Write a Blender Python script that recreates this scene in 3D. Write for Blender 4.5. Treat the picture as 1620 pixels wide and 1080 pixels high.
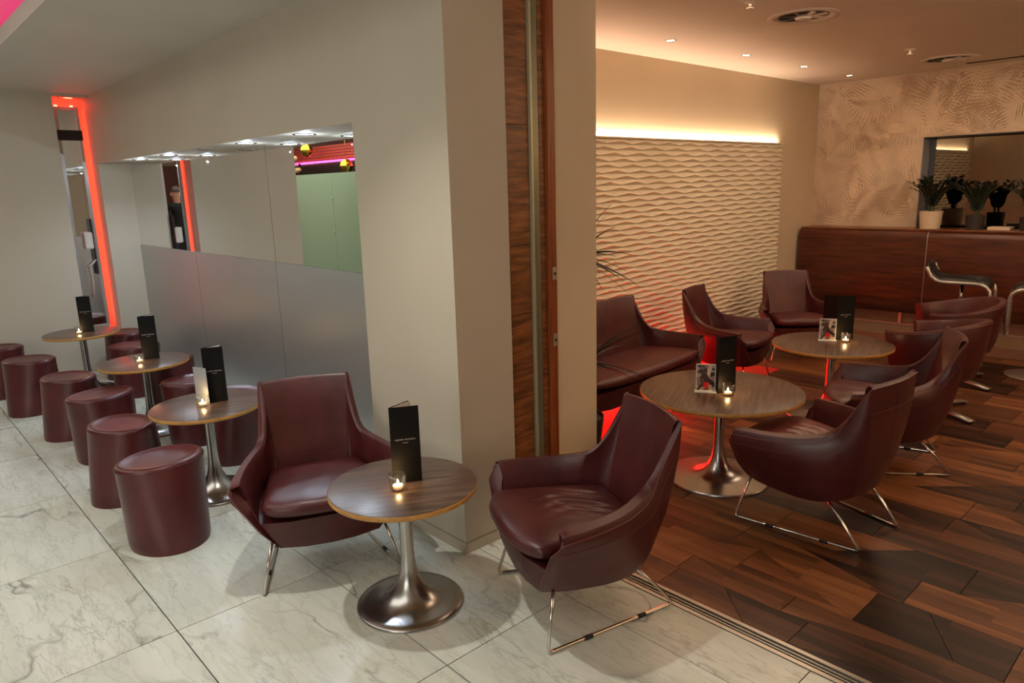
import bpy, bmesh, math, random
from mathutils import Vector, Matrix
random.seed(7)
PI = math.pi
scn = bpy.context.scene
for o in list(bpy.data.objects): bpy.data.objects.remove(o)
COL = scn.collection

# ------------------------------------------------------------------ camera
F_PX, PITCH, ROLL, YAW, CH = 1124.95, .214713, -.0283792, .828349, 1.61
fw = Vector((math.cos(YAW)*math.cos(PITCH), math.sin(YAW)*math.cos(PITCH), -math.sin(PITCH)))
rt = Vector((math.sin(YAW), -math.cos(YAW), 0)); up = rt.cross(fw)
r2 = math.cos(ROLL)*rt + math.sin(ROLL)*up; u2 = -math.sin(ROLL)*rt + math.cos(ROLL)*up
cam = bpy.data.objects.new('camera', bpy.data.cameras.new('camera')); COL.objects.link(cam)
cam.data.sensor_width = 36; cam.data.lens = F_PX/1620*36
cam.data.clip_start = .02; cam.data.clip_end = 100
M = Matrix((r2, u2, -fw)).transposed().to_4x4(); M.translation = Vector((0, 0, CH)); cam.matrix_world = M
scn.camera = cam

# ------------------------------------------------------------------ exposure, world, big lights
scn.view_settings.view_transform = 'Standard'; scn.view_settings.look = 'None'
scn.view_settings.exposure = 0.0; scn.view_settings.gamma = 1.0; scn.view_settings.use_curve_mapping = False
w = bpy.data.worlds.new('world'); scn.world = w; w.use_nodes = True
w.node_tree.nodes['Background'].inputs[0].default_value = (.8, .75, .7, 1); w.node_tree.nodes['Background'].inputs[1].default_value = .02

def light(name, kind, loc, power, col, size=.1, spot=None, blend=.3, rot=(0, 0, 0), sy=None):
    d = bpy.data.lights.new(name, kind); d.energy = power; d.color = col
    if kind == 'AREA':
        d.size = size
        if sy: d.shape = 'RECTANGLE'; d.size_y = sy
    else: d.shadow_soft_size = size
    if kind == 'SPOT': d.spot_size = spot; d.spot_blend = blend
    o = bpy.data.objects.new(name, d); COL.objects.link(o); o.location = loc; o.rotation_euler = rot
    return o
NEUT = (1, .95, .85); WARM = (1, .70, .47); COOL = (.72, .85, 1)
# left room: ceiling downlight of the aisle, plus added room fills from outside the frame
light('downlight_near', 'SPOT', (1.05, 2.3, 2.50), 70, NEUT, .03, 1.8, .9)
light('room_fill', 'AREA', (-.9, 3.8, 2.8), 62, NEUT, 1.6, sy=6)
light('room_fill_rear', 'AREA', (-3.6, -.6, 1.7), 78, NEUT, 2.6, sy=1.8, rot=(math.radians(96), 0, math.radians(-52)))
light('far_room_fill', 'AREA', (-.5, 10.4, 2.49), 62, (1, .96, .74), 2.5, sy=3)
# right room: warm ceiling spots, some outside the frame, plus added area fills
for x, y, p in ((4.553, 3.19, 7), (5.6, 3.19, 7), (6.62, 3.19, 7), (7.61, 3.19, 5), (3.35, 1.72, 17), (5.4, .4, 7), (6.9, .9, 7), (3.1, 2.5, 12), (3.0, -.6, 7)):
    light('bar_downlight', 'SPOT', (x, y, 2.585), p, WARM, .03, 1.35, .8)
light('bar_wash', 'AREA', (5.2, 2.3, 2.585), 30, WARM, 4.2, sy=.5)  # added area light brightening the wavy panel, no such ceiling fitting
light('bar_fill', 'AREA', (6.0, .6, 2.58), 22, WARM, 3, sy=1)
light('side_ceiling_fill', 'AREA', (4.9, -2.4, 2.0), 105, (1, .72, .50), 4.6, sy=.05, rot=(PI, 0, 0))  # added uplight brightening the ceiling from an unseen wall
light('cove_wash', 'AREA', (5.1, 3.674, 1.955), 44, (1, .72, .50), 4.15, sy=.03, rot=(PI, 0, 0))

# ------------------------------------------------------------------ materials
def srgb(r, g, b):
    f = lambda c: (c/255/12.92 if c/255 <= .04045 else ((c/255+.055)/1.055)**2.4)
    return (f(r), f(g), f(b), 1)
class NT:
    def __init__(s, name):
        s.m = bpy.data.materials.new(name); s.m.use_nodes = True; s.t = s.m.node_tree
        s.b = s.t.nodes['Principled BSDF']
    def n(s, typ, **kw):
        x = s.t.nodes.new(typ)
        for k, v in kw.items():
            if k.startswith('i_'):
                key = k[2:]; key = int(key) if key.isdigit() else key.replace('_', ' ')
                x.inputs[key].default_value = v
            else: setattr(x, k, v)
        return x
    def l(s, a, b): s.t.links.new(a, b)
    def set(s, **kw):
        for k, v in kw.items(): s.b.inputs[k.replace('_', ' ')].default_value = v
        return s
    def ramp(s, fac, stops):
        r = s.n('ShaderNodeValToRGB'); e = r.color_ramp.elements
        while len(e) < len(stops): e.new(.5)
        for i, (p, c) in enumerate(stops): e[i].position = p; e[i].color = c
        s.l(fac, r.inputs[0]); return r
    def bump(s, h, strength=.2, dist=.002):
        b = s.n('ShaderNodeBump', i_Strength=strength, i_Distance=dist); s.l(h, b.inputs['Height']); s.l(b.outputs[0], s.b.inputs['Normal'])
def plain(name, col, rough=.5, metal=0, **kw):
    t = NT(name); t.set(Base_Color=col, Roughness=rough, Metallic=metal, **kw); return t.m
def coords(t, kind='Object', scale=(1, 1, 1), rot=(0, 0, 0), rand=False):
    tc = t.n('ShaderNodeTexCoord'); mp = t.n('ShaderNodeMapping'); mp.inputs['Scale'].default_value = scale; mp.inputs['Rotation'].default_value = rot
    src = tc.outputs[kind]
    if rand:
        oi = t.n('ShaderNodeObjectInfo'); vm = t.n('ShaderNodeVectorMath', operation='SCALE'); cb = t.n('ShaderNodeCombineXYZ')
        t.l(oi.outputs['Random'], cb.inputs[0]); t.l(oi.outputs['Random'], cb.inputs[1]); t.l(oi.outputs['Random'], cb.inputs[2])
        vm.inputs['Scale'].default_value = 37; t.l(cb.outputs[0], vm.inputs[0])
        ad = t.n('ShaderNodeVectorMath', operation='ADD'); t.l(src, ad.inputs[0]); t.l(vm.outputs[0], ad.inputs[1]); src = ad.outputs[0]
    t.l(src, mp.inputs[0]); return mp.outputs[0]
def noise(t, vec, scale, detail=4, rough=.5, dist=0):
    n = t.n('ShaderNodeTexNoise', i_Scale=scale, i_Detail=detail, i_Roughness=rough, i_Distortion=dist); t.l(vec, n.inputs['Vector']); return n.outputs['Fac']

def paint(name, col, rough=.6):
    t = NT(name); v = coords(t); n = noise(t, v, 1.6, 3)
    c2 = tuple(x*.93 for x in col[:3])+(1,)
    r = t.ramp(n, [(.3, c2), (.7, col)]); t.l(r.outputs[0], t.b.inputs['Base Color']); t.set(Roughness=rough)
    t.bump(noise(t, v, 180, 2), .08, .0006); return t.m
m_wall = paint('cream_wall_paint', srgb(190, 181, 164)); m_ceil = paint('white_ceiling_paint', srgb(205, 200, 190))
m_ceil_r = paint('bar_ceiling_paint', srgb(214, 200, 184)); m_wall_r = paint('bar_wall_paint', srgb(205, 188, 160))
m_relief = plain('relief_panel_paint', srgb(222, 212, 188), .5)
m_red_wall = plain('alcove_paint', srgb(225, 200, 190), .6)

def marble():
    t = NT('white_veined_marble'); v = coords(t, 'Object', rand=True)
    def vein(vec, sc, det, rough, dist, w, stren):
        n1 = noise(t, vec, sc, det, rough, dist); a = t.n('ShaderNodeMath', operation='SUBTRACT', i_1=.5); t.l(n1, a.inputs[0]); a2 = t.n('ShaderNodeMath', operation='ABSOLUTE'); t.l(a.outputs[0], a2.inputs[0])
        return t.ramp(a2.outputs[0], [(0, (stren,)*3+(1,)), (w*.3, (stren*.6,)*3+(1,)), (w, (0, 0, 0, 1))]).outputs[0]
    v2 = coords(t, 'Object', (4.2, .9, 1), (0, 0, .75), rand=True); v3 = coords(t, 'Object', (1.6, .8, 1), (0, 0, .5), rand=True)
    big = vein(v3, 1.1, 5, .5, .35, .012, .9); fine = vein(v2, 2.6, 6, .6, .35, .02, .5); fine2 = vein(v2, 4.0, 4, .55, .3, .035, .2)
    msk = t.ramp(noise(t, v, 2.0, 2), [(.42, (0, 0, 0, 1)), (.6, (1, 1, 1, 1))]); msk2 = t.ramp(noise(t, v2, 1.2, 2), [(.44, (0, 0, 0, 1)), (.56, (1, 1, 1, 1))])
    def mul(a, b): m_ = t.n('ShaderNodeMath', operation='MULTIPLY'); t.l(a, m_.inputs[0]); t.l(b, m_.inputs[1]); return m_.outputs[0]
    def mx_(a, b): m_ = t.n('ShaderNodeMath', operation='MAXIMUM'); t.l(a, m_.inputs[0]); t.l(b, m_.inputs[1]); return m_.outputs[0]
    tot = mx_(mx_(mul(big, msk.outputs[0]), mul(fine, msk2.outputs[0])), fine2)
    cl = t.ramp(noise(t, v2, 1.6, 5, .6), [(.3, srgb(196, 201, 190)), (.7, srgb(216, 221, 210))])
    mix = t.n('ShaderNodeMix', data_type='RGBA'); t.l(tot, mix.inputs['Factor']); t.l(cl.outputs[0], mix.inputs['A']); mix.inputs['B'].default_value = srgb(128, 128, 120)
    t.l(mix.outputs['Result'], t.b.inputs['Base Color']); t.set(Roughness=.25); t.b.inputs['Specular IOR Level'].default_value = .4; return t.m
m_marble = marble(); m_grout = plain('dark_grout', srgb(24, 21, 17), .9)

def wood(name, dark, mid, light_, rough=.35, scale=(1, 14, 14), rand=True, sc=3.0, tint=False, spec=.5):
    t = NT(name); v = coords(t, 'Object', scale, rand=rand); n = noise(t, v, sc, 6, .6, .4)
    r = t.ramp(n, [(.28, dark), (.5, mid), (.74, light_)]); out = r.outputs[0]
    if tint:
        oi = t.n('ShaderNodeObjectInfo'); rr = t.ramp(oi.outputs['Random'], [(0, (.38, .34, .34, 1)), (.3, (.62, .56, .52, 1)), (.55, (.9, .82, .74, 1)), (.8, (1.25, 1.15, 1.0, 1)), (1, (.7, .55, .5, 1))])
        mx = t.n('ShaderNodeMix', data_type='RGBA', blend_type='MULTIPLY'); mx.inputs['Factor'].default_value = 1
        t.l(out, mx.inputs['A']); t.l(rr.outputs[0], mx.inputs['B']); out = mx.outputs['Result']
    t.l(out, t.b.inputs['Base Color']); t.set(Roughness=rough); t.b.inputs['Specular IOR Level'].default_value = spec
    t.bump(n, .12, .0006); return t.m
t = NT('parquet_wood'); v = coords(t, 'Object', (16, 1.2, 16), rand=True); n = noise(t, v, 2.2, 6, .6, .4); r = t.ramp(n, [(.3, (.62, .58, .55, 1)), (.7, (1.12, 1.12, 1.12, 1))])
vb = coords(t, 'Object', (1, 1, 1), (0, 0, PI/2), rand=True); bk = t.n('ShaderNodeTexBrick', i_Scale=1.0, i_Mortar_Size=0.0, i_Brick_Width=.62, i_Row_Height=.047, i_Bias=0.0)
bk.inputs['Color1'].default_value = (0, 0, 0, 1); bk.inputs['Color2'].default_value = (1, 1, 1, 1); bk.offset = .37; t.l(vb, bk.inputs['Vector'])
oi = t.n('ShaderNodeObjectInfo'); bwn = t.n('ShaderNodeRGBToBW'); t.l(bk.outputs['Color'], bwn.inputs[0])
mA = t.n('ShaderNodeMath', operation='MULTIPLY_ADD', i_1=.34); t.l(bwn.outputs[0], mA.inputs[0]); mB = t.n('ShaderNodeMath', operation='MULTIPLY', i_1=.68); t.l(oi.outputs['Random'], mB.inputs[0]); t.l(mB.outputs[0], mA.inputs[2])
rc = t.ramp(mA.outputs[0], [(.0, srgb(26, 16, 11)), (.2, srgb(46, 29, 19)), (.4, srgb(76, 47, 30)), (.6, srgb(108, 68, 41)), (.8, srgb(136, 88, 52)), (1, srgb(152, 102, 60))])
mx = t.n('ShaderNodeMix', data_type='RGBA', blend_type='MULTIPLY'); mx.inputs['Factor'].default_value = 1; t.l(rc.outputs[0], mx.inputs['A']); t.l(r.outputs[0], mx.inputs['B'])
t.l(mx.outputs['Result'], t.b.inputs['Base Color']); t.set(Roughness=.4); t.b.inputs['Specular IOR Level'].default_value = .35; t.bump(n, .1, .0005); m_floorwood = t.m
m_tabletop = wood('grey_walnut_laminate', srgb(50, 37, 29), srgb(84, 64, 52), srgb(118, 94, 78), .3, (1.5, 22, 22), True, 2.5)
m_tableedge = wood('light_ply_edge', srgb(160, 112, 52), srgb(190, 138, 68), srgb(206, 158, 88), .4, (6, 6, 30), True, 4)
m_walnut = wood('walnut_veneer', srgb(66, 36, 20), srgb(122, 72, 38), srgb(166, 106, 58), .35, (2, 2, 16), True, 3)
m_post = wood('red_brown_hardwood', srgb(92, 42, 18), srgb(138, 68, 30), srgb(160, 84, 40), .32, (30, 30, 1.2), True, 3)
m_barwood = wood('dark_cherry_veneer', srgb(50, 22, 12), srgb(80, 36, 19), srgb(104, 50, 26), .34, (10, 1.2, 14), True, 2.4)
m_bartop = wood('bar_top_wood', srgb(80, 40, 22), srgb(122, 70, 40), srgb(150, 92, 56), .25, (10, 1.2, 14), True, 2.4)

def leather(name, col, rough=.36):
    t = NT(name); v = coords(t, 'Object', rand=True)
    n = noise(t, v, 7, 4, .55); r = t.ramp(n, [(.3, tuple(c*.72 for c in col[:3])+(1,)), (.7, tuple(min(1, c*1.2) for c in col[:3])+(1,))])
    t.l(r.outputs[0], t.b.inputs['Base Color'])
    rr = t.n('ShaderNodeMapRange', i_3=rough-.06, i_4=rough+.1); t.l(n, rr.inputs[0]); t.l(rr.outputs[0], t.b.inputs['Roughness'])
    n2 = noise(t, v, 9, 3, .5, .8); vo = t.n('ShaderNodeTexVoronoi', i_Scale=260.0); t.l(v, vo.inputs['Vector'])
    ad = t.n('ShaderNodeMath', operation='MULTIPLY_ADD', i_1=.06); t.l(vo.outputs['Distance'], ad.inputs[0]); t.l(n2, ad.inputs[2])
    t.bump(ad.outputs[0], .35, .006); return t.m
m_leather = leather('burgundy_leather', srgb(74, 28, 28)); m_leather_s = leather('burgundy_stool_leather', srgb(80, 29, 30), .32)
m_pipe = plain('burgundy_piping', srgb(104, 50, 46), .4)
m_leather_lit = leather('lit_burgundy_leather', srgb(112, 56, 50), .34)  # lighter copy of the burgundy leather, spot light on the seat painted in
m_chrome = plain('polished_chrome', srgb(205, 200, 192), .16, 1); m_alu = plain('brushed_aluminium', srgb(186, 180, 168), .32, .75)
m_base = NT('worn_polished_metal'); v = coords(m_base, rand=True); n = noise(m_base, v, 14, 5)
rr = m_base.n('ShaderNodeMapRange', i_3=.22, i_4=.29); m_base.l(n, rr.inputs[0]); m_base.l(rr.outputs[0], m_base.b.inputs['Roughness']); m_base.set(Base_Color=srgb(178, 176, 174), Metallic=1); m_base = m_base.m
m_black = plain('black_plastic', srgb(14, 13, 13), .45); m_blackmenu = plain('black_card', srgb(8, 7, 8), .6, 0, Specular_IOR_Level=.2)
m_paper = plain('white_paper', srgb(226, 222, 218), .7); m_ink = plain('white_print', srgb(225, 222, 216), .6)
m_mirror = plain('silvered_mirror', (.86, .86, .84, 1), .0, 1); m_smoked = plain('smoked_mirror', (.22, .21, .19, 1), .02, 1)
m_satin = NT('satin_steel'); v = coords(m_satin, scale=(1, 1, 1)); n = noise(m_satin, v, 400, 2)
m_satin.set(Base_Color=srgb(186, 186, 184), Metallic=.72, Roughness=.36); m_satin.bump(n, .05, .0004); m_satin = m_satin.m
def glass(name, col=(1, 1, 1, 1), rough=0.0):
    t = NT(name); t.set(Base_Color=col, Roughness=rough, IOR=1.45); t.b.inputs['Transmission Weight'].default_value = 1; return t.m
t = NT('clear_glass'); tr_ = t.n('ShaderNodeBsdfTransparent'); tr_.inputs[0].default_value = (.98, .99, .98, 1); gl = t.n('ShaderNodeBsdfGlossy'); gl.inputs['Roughness'].default_value = .03
lw = t.n('ShaderNodeLayerWeight', i_Blend=.35); mxs = t.n('ShaderNodeMixShader'); cl_ = t.n('ShaderNodeMapRange', i_3=.04, i_4=.45); t.l(lw.outputs['Facing'], cl_.inputs[0]); t.l(cl_.outputs[0], mxs.inputs[0]); t.l(tr_.outputs[0], mxs.inputs[1]); t.l(gl.outputs[0], mxs.inputs[2])
t.l(mxs.outputs[0], t.t.nodes['Material Output'].inputs['Surface']); m_glass = t.m; m_wax = plain('white_wax', srgb(235, 225, 205), .5); m_wax.node_tree.nodes['Principled BSDF'].inputs['Subsurface Weight'].default_value = .3
m_frost = plain('green_frosted_glass', srgb(150, 172, 158), .3); m_acrylic = plain('clear_acrylic_edge', srgb(225, 225, 220), .15)
def emit(name, col, s):
    t = NT(name); t.set(Base_Color=(0, 0, 0, 1)); t.b.inputs['Emission Color'].default_value = col; t.b.inputs['Emission Strength'].default_value = s; return t.m
m_flame = emit('flame', (1, .72, .35, 1), 40); m_lamp_cool = emit('cool_lamp', (.9, .95, 1, 1), 14); m_lamp_warm = emit('warm_lamp', (1, .84, .6, 1), 9)
m_led_red = emit('red_led', (1, .02, .012, 1), 5); m_led_pink = emit('pink_led', (1, .03, .25, 1), 14); m_led_warm = emit('warm_led', (1, .86, .72, 1), 8)
m_led_red2 = emit('red_tube', (1, .05, .025, 1), 26)
m_white = plain('white_plastic', srgb(215, 213, 208), .4); m_plantpot = plain('white_ceramic', srgb(215, 196, 168), .5); m_darkpot = plain('dark_ceramic', srgb(48, 40, 38), .5)
m_leaf = plain('dark_green_leaf', srgb(26, 38, 22), .5); m_stem = plain('green_stem', srgb(70, 84, 44), .5); m_palm = plain('palm_leaf', srgb(26, 26, 16), .6)
m_seatblack = plain('black_seat_leather', srgb(16, 14, 14), .4); m_grey = plain('grey_reveal', srgb(128, 124, 122), .5)
m_gold = plain('gold_bauble', srgb(214, 190, 80), .12, 1); m_step = plain('step_stone', srgb(128, 104, 82), .45)
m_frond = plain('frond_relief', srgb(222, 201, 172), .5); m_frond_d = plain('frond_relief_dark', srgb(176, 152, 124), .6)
t = NT('palm_wallpaper'); v = coords(t); r = t.ramp(noise(t, v, 2.6, 5, .6), [(.35, srgb(178, 154, 130)), (.6, srgb(208, 188, 160))]); t.l(r.outputs[0], t.b.inputs['Base Color']); t.set(Roughness=.6); t.bump(noise(t, v, 90, 3), .2, .001); m_paperwall = t.m

# ------------------------------------------------------------------ mesh helpers
class MB:
    def __init__(s): s.v = []; s.f = []; s.mi = []; s.sm = []
    def add(s, vs, fs, mi=0, sm=False):
        b = len(s.v); s.v += [tuple(p) for p in vs]; s.f += [tuple(i+b for i in f) for f in fs]; s.mi += [mi]*len(fs); s.sm += [sm]*len(fs)
    def box(s, x0, x1, y0, y1, z0, z1, mi=0, bev=0):
        if bev > 0:
            bm = bmesh.new(); bmesh.ops.create_cube(bm, size=1)
            for q in bm.verts: q.co = Vector(((x0+x1)/2+q.co.x*(x1-x0), (y0+y1)/2+q.co.y*(y1-y0), (z0+z1)/2+q.co.z*(z1-z0)))
            bmesh.ops.bevel(bm, geom=bm.edges[:], offset=bev, segments=2, affect='EDGES', profile=.5)
            bm.verts.index_update(); s.add([q.co[:] for q in bm.verts], [[q.index for q in f.verts] for f in bm.faces], mi, False); bm.free(); return
        s.add([(x, y, z) for z in (z0, z1) for x, y in ((x0, y0), (x1, y0), (x1, y1), (x0, y1))], [(3, 2, 1, 0), (4, 5, 6, 7), (0, 1, 5, 4), (1, 2, 6, 5), (2, 3, 7, 6), (3, 0, 4, 7)], mi)
    def lathe(s, prof, n=48, mi=0, c=(0, 0, 0), a0=0, a1=2*PI, sm=True):
        full = abs(a1-a0-2*PI) < 1e-6; m = n if full else n+1; vs = []
        for r, z in prof:
            for k in range(m):
                a = a0+(a1-a0)*k/n; vs.append((c[0]+r*math.cos(a), c[1]+r*math.sin(a), c[2]+z))
        fs = []
        for i in range(len(prof)-1):
            for k in range(n):
                k2 = (k+1) % m; fs.append((i*m+k, i*m+k2, (i+1)*m+k2, (i+1)*m+k))
        s.add(vs, fs, mi, sm)
    def tube(s, pts, r, n=8, mi=0, cap=True, taper=None):
        pts = [Vector(p) for p in pts]; rings = []; prev = None
        for i, p in enumerate(pts):
            d = (pts[min(i+1, len(pts)-1)]-pts[max(i-1, 0)]).normalized()
            if prev is None: a = d.orthogonal().normalized()
            else: a = (prev-d*prev.dot(d)).normalized()
            prev = a; b = d.cross(a); rr = r*(taper[i] if taper else 1)
            rings.append([p+a*math.cos(2*PI*k/n)*rr+b*math.sin(2*PI*k/n)*rr for k in range(n)])
        fs = []
        for i in range(len(pts)-1):
            for k in range(n): fs.append((i*n+k, i*n+(k+1) % n, (i+1)*n+(k+1) % n, (i+1)*n+k))
        s.add([q for r_ in rings for q in r_], fs, mi, True)
        if cap: s.add(rings[0], [tuple(range(n))[::-1]], mi); s.add(rings[-1], [tuple(range(n))], mi)
    def bar(s, pts, w, t, side=(0, 1, 0), mi=0):
        """flat bar swept along pts, width w along 'side', thickness t"""
        side = Vector(side).normalized(); pts = [Vector(p) for p in pts]; vs = []; n = len(pts)
        for i, p in enumerate(pts):
            d = (pts[min(i+1, n-1)]-pts[max(i-1, 0)]).normalized(); nr = d.cross(side).normalized()
            for a, b in ((-1, -1), (1, -1), (1, 1), (-1, 1)): vs.append(p+side*a*w/2+nr*b*t/2)
        fs = [(0, 1, 2, 3), tuple((n-1)*4+k for k in (3, 2, 1, 0))]
        for i in range(n-1):
            for k in range(4): fs.append((i*4+k, (i+1)*4+k, (i+1)*4+(k+1) % 4, i*4+(k+1) % 4))
        s.add(vs, fs, mi, True)
    def grid(s, rows, mi=0, close=False, sm=True):
        n = len(rows[0]); fs = []
        for i in range(len(rows)-1):
            for k in range(n if close else n-1): fs.append((i*n+k, i*n+(k+1) % n, (i+1)*n+(k+1) % n, (i+1)*n+k))
        s.add([p for r in rows for p in r], fs, mi, sm)
    def mesh(s, name, mats, sharp=None, fix=True):
        me = bpy.data.meshes.new(name); me.from_pydata([tuple(p) for p in s.v], [], s.f)
        for m_ in (mats if isinstance(mats, (list, tuple)) else [mats]): me.materials.append(m_)
        me.polygons.foreach_set('material_index', s.mi); me.polygons.foreach_set('use_smooth', s.sm)
        me.validate(); me.update()
        if fix:
            bm = bmesh.new(); bm.from_mesh(me); bmesh.ops.remove_doubles(bm, verts=bm.verts, dist=1e-5); bmesh.ops.recalc_face_normals(bm, faces=bm.faces); bm.to_mesh(me); bm.free()
        if sharp: me.set_sharp_from_angle(angle=math.radians(sharp))
        return me
def tag(o, label=None, cat=None, group=None, kind=None):
    for k, v_ in (('label', label), ('category', cat), ('group', group), ('kind', kind)):
        if v_: o[k] = v_
    return o
def link(name, me, parent=None, loc=(0, 0, 0), rz=0):
    o = bpy.data.objects.new(name, me); COL.objects.link(o); o.location = loc; o.rotation_euler = (0, 0, rz)
    if parent: o.parent = parent
    return o
def obj(name, mb, mats, parent=None, loc=(0, 0, 0), rz=0, sharp=None): return link(name, mb.mesh(name, mats, sharp), parent, loc, rz)
def struct(name, mb, mats, label=None, parent=None, sharp=None):
    o = obj(name, mb, mats, parent, sharp=sharp); return tag(o, label, kind='structure') if not parent else o
def thing(name, label, cat, loc=(0, 0, 0), rz=0, group=None): return tag(link(name, None, None, loc, rz), label, cat, group)
def dup(root, loc, rz, label, group=None):
    r = root.copy(); COL.objects.link(r); r.location = loc; r.rotation_euler = (0, 0, rz); r['label'] = label
    if group: r['group'] = group
    for ch in list(root.children):
        c = ch.copy(); COL.objects.link(c); c.parent = r
        for g in list(ch.children):
            d = g.copy(); COL.objects.link(d); d.parent = c
    return r
def B(x0, x1, y0, y1, z0, z1, bev=0):
    m = MB(); m.box(x0, x1, y0, y1, z0, z1, 0, bev); return m

# ------------------------------------------------------------------ floors
sl = MB(); sl.box(-5, 2.12, -3, 13, -.06, -.004)
floor_l = struct('floor', sl, m_grout, 'white veined marble tile floor of the left room')
TX, TY = .604, .8855
xs = [.671+TX*k for k in range(-7, 3)]; ys = [.882+TY*k for k in range(-3, 13)]
tile = B(.0022, TX-.0022, .0022, TY-.0022, -.012, 0).mesh('marble_tile', m_marble)
cutt = B(.0022, 2.1195-1.879-.001, .0022, TY-.0022, -.012, 0).mesh('cut_marble_tile', m_marble)
for x in xs:
    for y in ys:
        if y > 8 and x > .5: continue
        o = link('tile', cutt if x > 1.8 else tile, floor_l, (x, y, 0))
# wooden parquet of the bar room: rectangles and slanted pieces
sl = MB(); sl.box(2.20, 8.4, -3, 3.75, -.06, -.004)
floor_r = struct('floor', sl, plain('parquet_gap', srgb(22, 12, 8), .8), 'dark mixed parquet floor of the bar room')
def piece(poly):
    cx = sum(p[0] for p in poly)/len(poly); cy = sum(p[1] for p in poly)/len(poly); g = .0012; top = []
    for p in poly:
        d = Vector((p[0]-cx, p[1]-cy)); L = d.length; d *= (L-g*1.6)/L; top.append((d.x, d.y))
    n_ = len(top); m = MB(); m.add([(x, y, 0) for x, y in top]+[(x, y, -.01) for x, y in top], [tuple(range(n_))]+[(i, i+n_, (i+1) % n_+n_, (i+1) % n_) for i in range(n_)])
    link('plank', m.mesh('plank', m_floorwood), floor_r, (cx, cy, random.uniform(-.0004, 0)))
x = 2.203; R = random.Random(3); npc = 0
while x < 8.0:
    wd = R.choice((.13, .17, .21, .25)) if x < 5.0 else .34
    x1 = min(x+wd, 8.05); y = .19*x - .75 - R.random()*.4
    while y < 3.7:
        ln = R.uniform(.34, .8) if x < 5.0 else R.uniform(.8, 1.3); y1 = min(y+ln, 3.73)
        if y1-y < .1: break
        k = R.random()
        if x > 5.0: piece([(x, y), (x1, y), (x1, y1), (x, y1)])
        elif k < .30: piece([(x, y), (x1, y), (x1, y1), (x, y1)])
        elif k < .56:
            a, b = (y+ln*.3, y+ln*.62) if R.random() < .5 else (y+ln*.62, y+ln*.3)
            a = min(a, y1-.05); b = min(b, y1-.05)
            piece([(x, y), (x1, y), (x1, b), (x, a)]); piece([(x, a), (x1, b), (x1, y1), (x, y1)])
        elif k < .8: piece([(x, y), (x1, y), (x1, y1)]); piece([(x, y), (x1, y1), (x, y1)])
        else: piece([(x, y), (x1, y), (x, y1)]); piece([(x1, y), (x1, y1), (x, y1)])
        y = y1
    x = x1
# threshold track between the two floors
tr = thing('sliding_door_track', 'steel twin rail floor track between marble and parquet', 'door track', (2.12, -.3, 0))
tr['kind'] = 'structure'; del tr['category']; tr.name = 'trim_1'
def strip(nm, x0, x1, z0, z1, m_): return obj(nm, B(x0-2.12, x1-2.12, -2.6, 2.6, z0, z1), m_, tr)
strip('channel', 2.12, 2.204, -.02, -.006, m_black); strip('edge_strip', 2.122, 2.139, -.006, .003, m_alu); strip('edge_strip', 2.184, 2.201, -.006, .003, m_alu)
strip('rail', 2.150, 2.155, -.006, .001, m_alu); strip('rail', 2.167, 2.172, -.006, .001, m_alu)

# ------------------------------------------------------------------ left room shell
XW, YE, XM, YF, ZN = 1.803, 2.308, 2.073, 7.54, 1.92
m = MB(); m.box(XW, 2.118, YE, 3.02, .06, 2.56); m.box(XW+.006, 2.112, YE+.006, 3.02, .048, .06); m.box(XW, 2.118, YE, 3.02, 0, .048)
m.box(XW, 2.118, 3.02, YF, ZN, 2.56); m.box(XM+.012, 2.12, 3.02, YF+.2, 0, ZN)
struct('wall_right', m, m_wall, 'cream painted pier and beam wall framing the mirrored niche')
m = MB(); m.box(.40, 1.515, YF, YF+.5, 0, 2.56); m.box(1.515, 1.803, YF, YF+.5, 0, .37); m.box(1.515, 1.803, YF, YF+.5, 2.50, 2.56)
m.box(1.803, 2.12, YF, YF+.5, 0, 2.56); struct('wall_far', m, m_wall, 'cream far wall left of the red lit alcove')
struct('wall_alcove', B(1.5, 1.82, YF+.42, YF+.5, .37, 2.5), m_red_wall, 'red lit back of the narrow alcove')
struct('wall_left', B(-5, -4.9, -3, 13, 0, 3), m_wall, 'left wall behind the camera'); struct('wall_rear', B(-5, 8.5, -3.1, -3, 0, 3), m_wall, 'rear wall behind the camera')
struct('wall_end', B(-5, 2.2, 13, 13.1, 0, 3), m_wall, 'end wall of the far room'); struct('wall_far_side', B(.40, .5, YF+.5, 13, 0, 3), m_wall, 'side wall of the far room')
m = MB(); m.box(.86, 2.16, -3, YF+.1, 2.52, 2.605); m.box(1.25, 2.16, -3, YF+.1, 2.60, 2.9)
struct('ceiling', m, m_ceil, 'white ceiling of the left room with a raised cove')
struct('ceiling', B(-5, 2.16, -3, 13, 2.86, 2.95), m_ceil, 'raised cove ceiling washed in pink light')
struct('ceiling', B(-5, .9, YF+.5, 13, 2.52, 2.6), m_ceil, 'ceiling of the far room')
struct('trim_2', B(.86, .9, YF-.02, YF+.5, 2.52, 2.9), m_ceil)
o = obj('light_strip', B(1.0, 1.02, -2.5, YF, 2.612, 2.63), m_led_pink); tag(o, 'pink strip light hidden in the ceiling cove', 'strip light')

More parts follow.
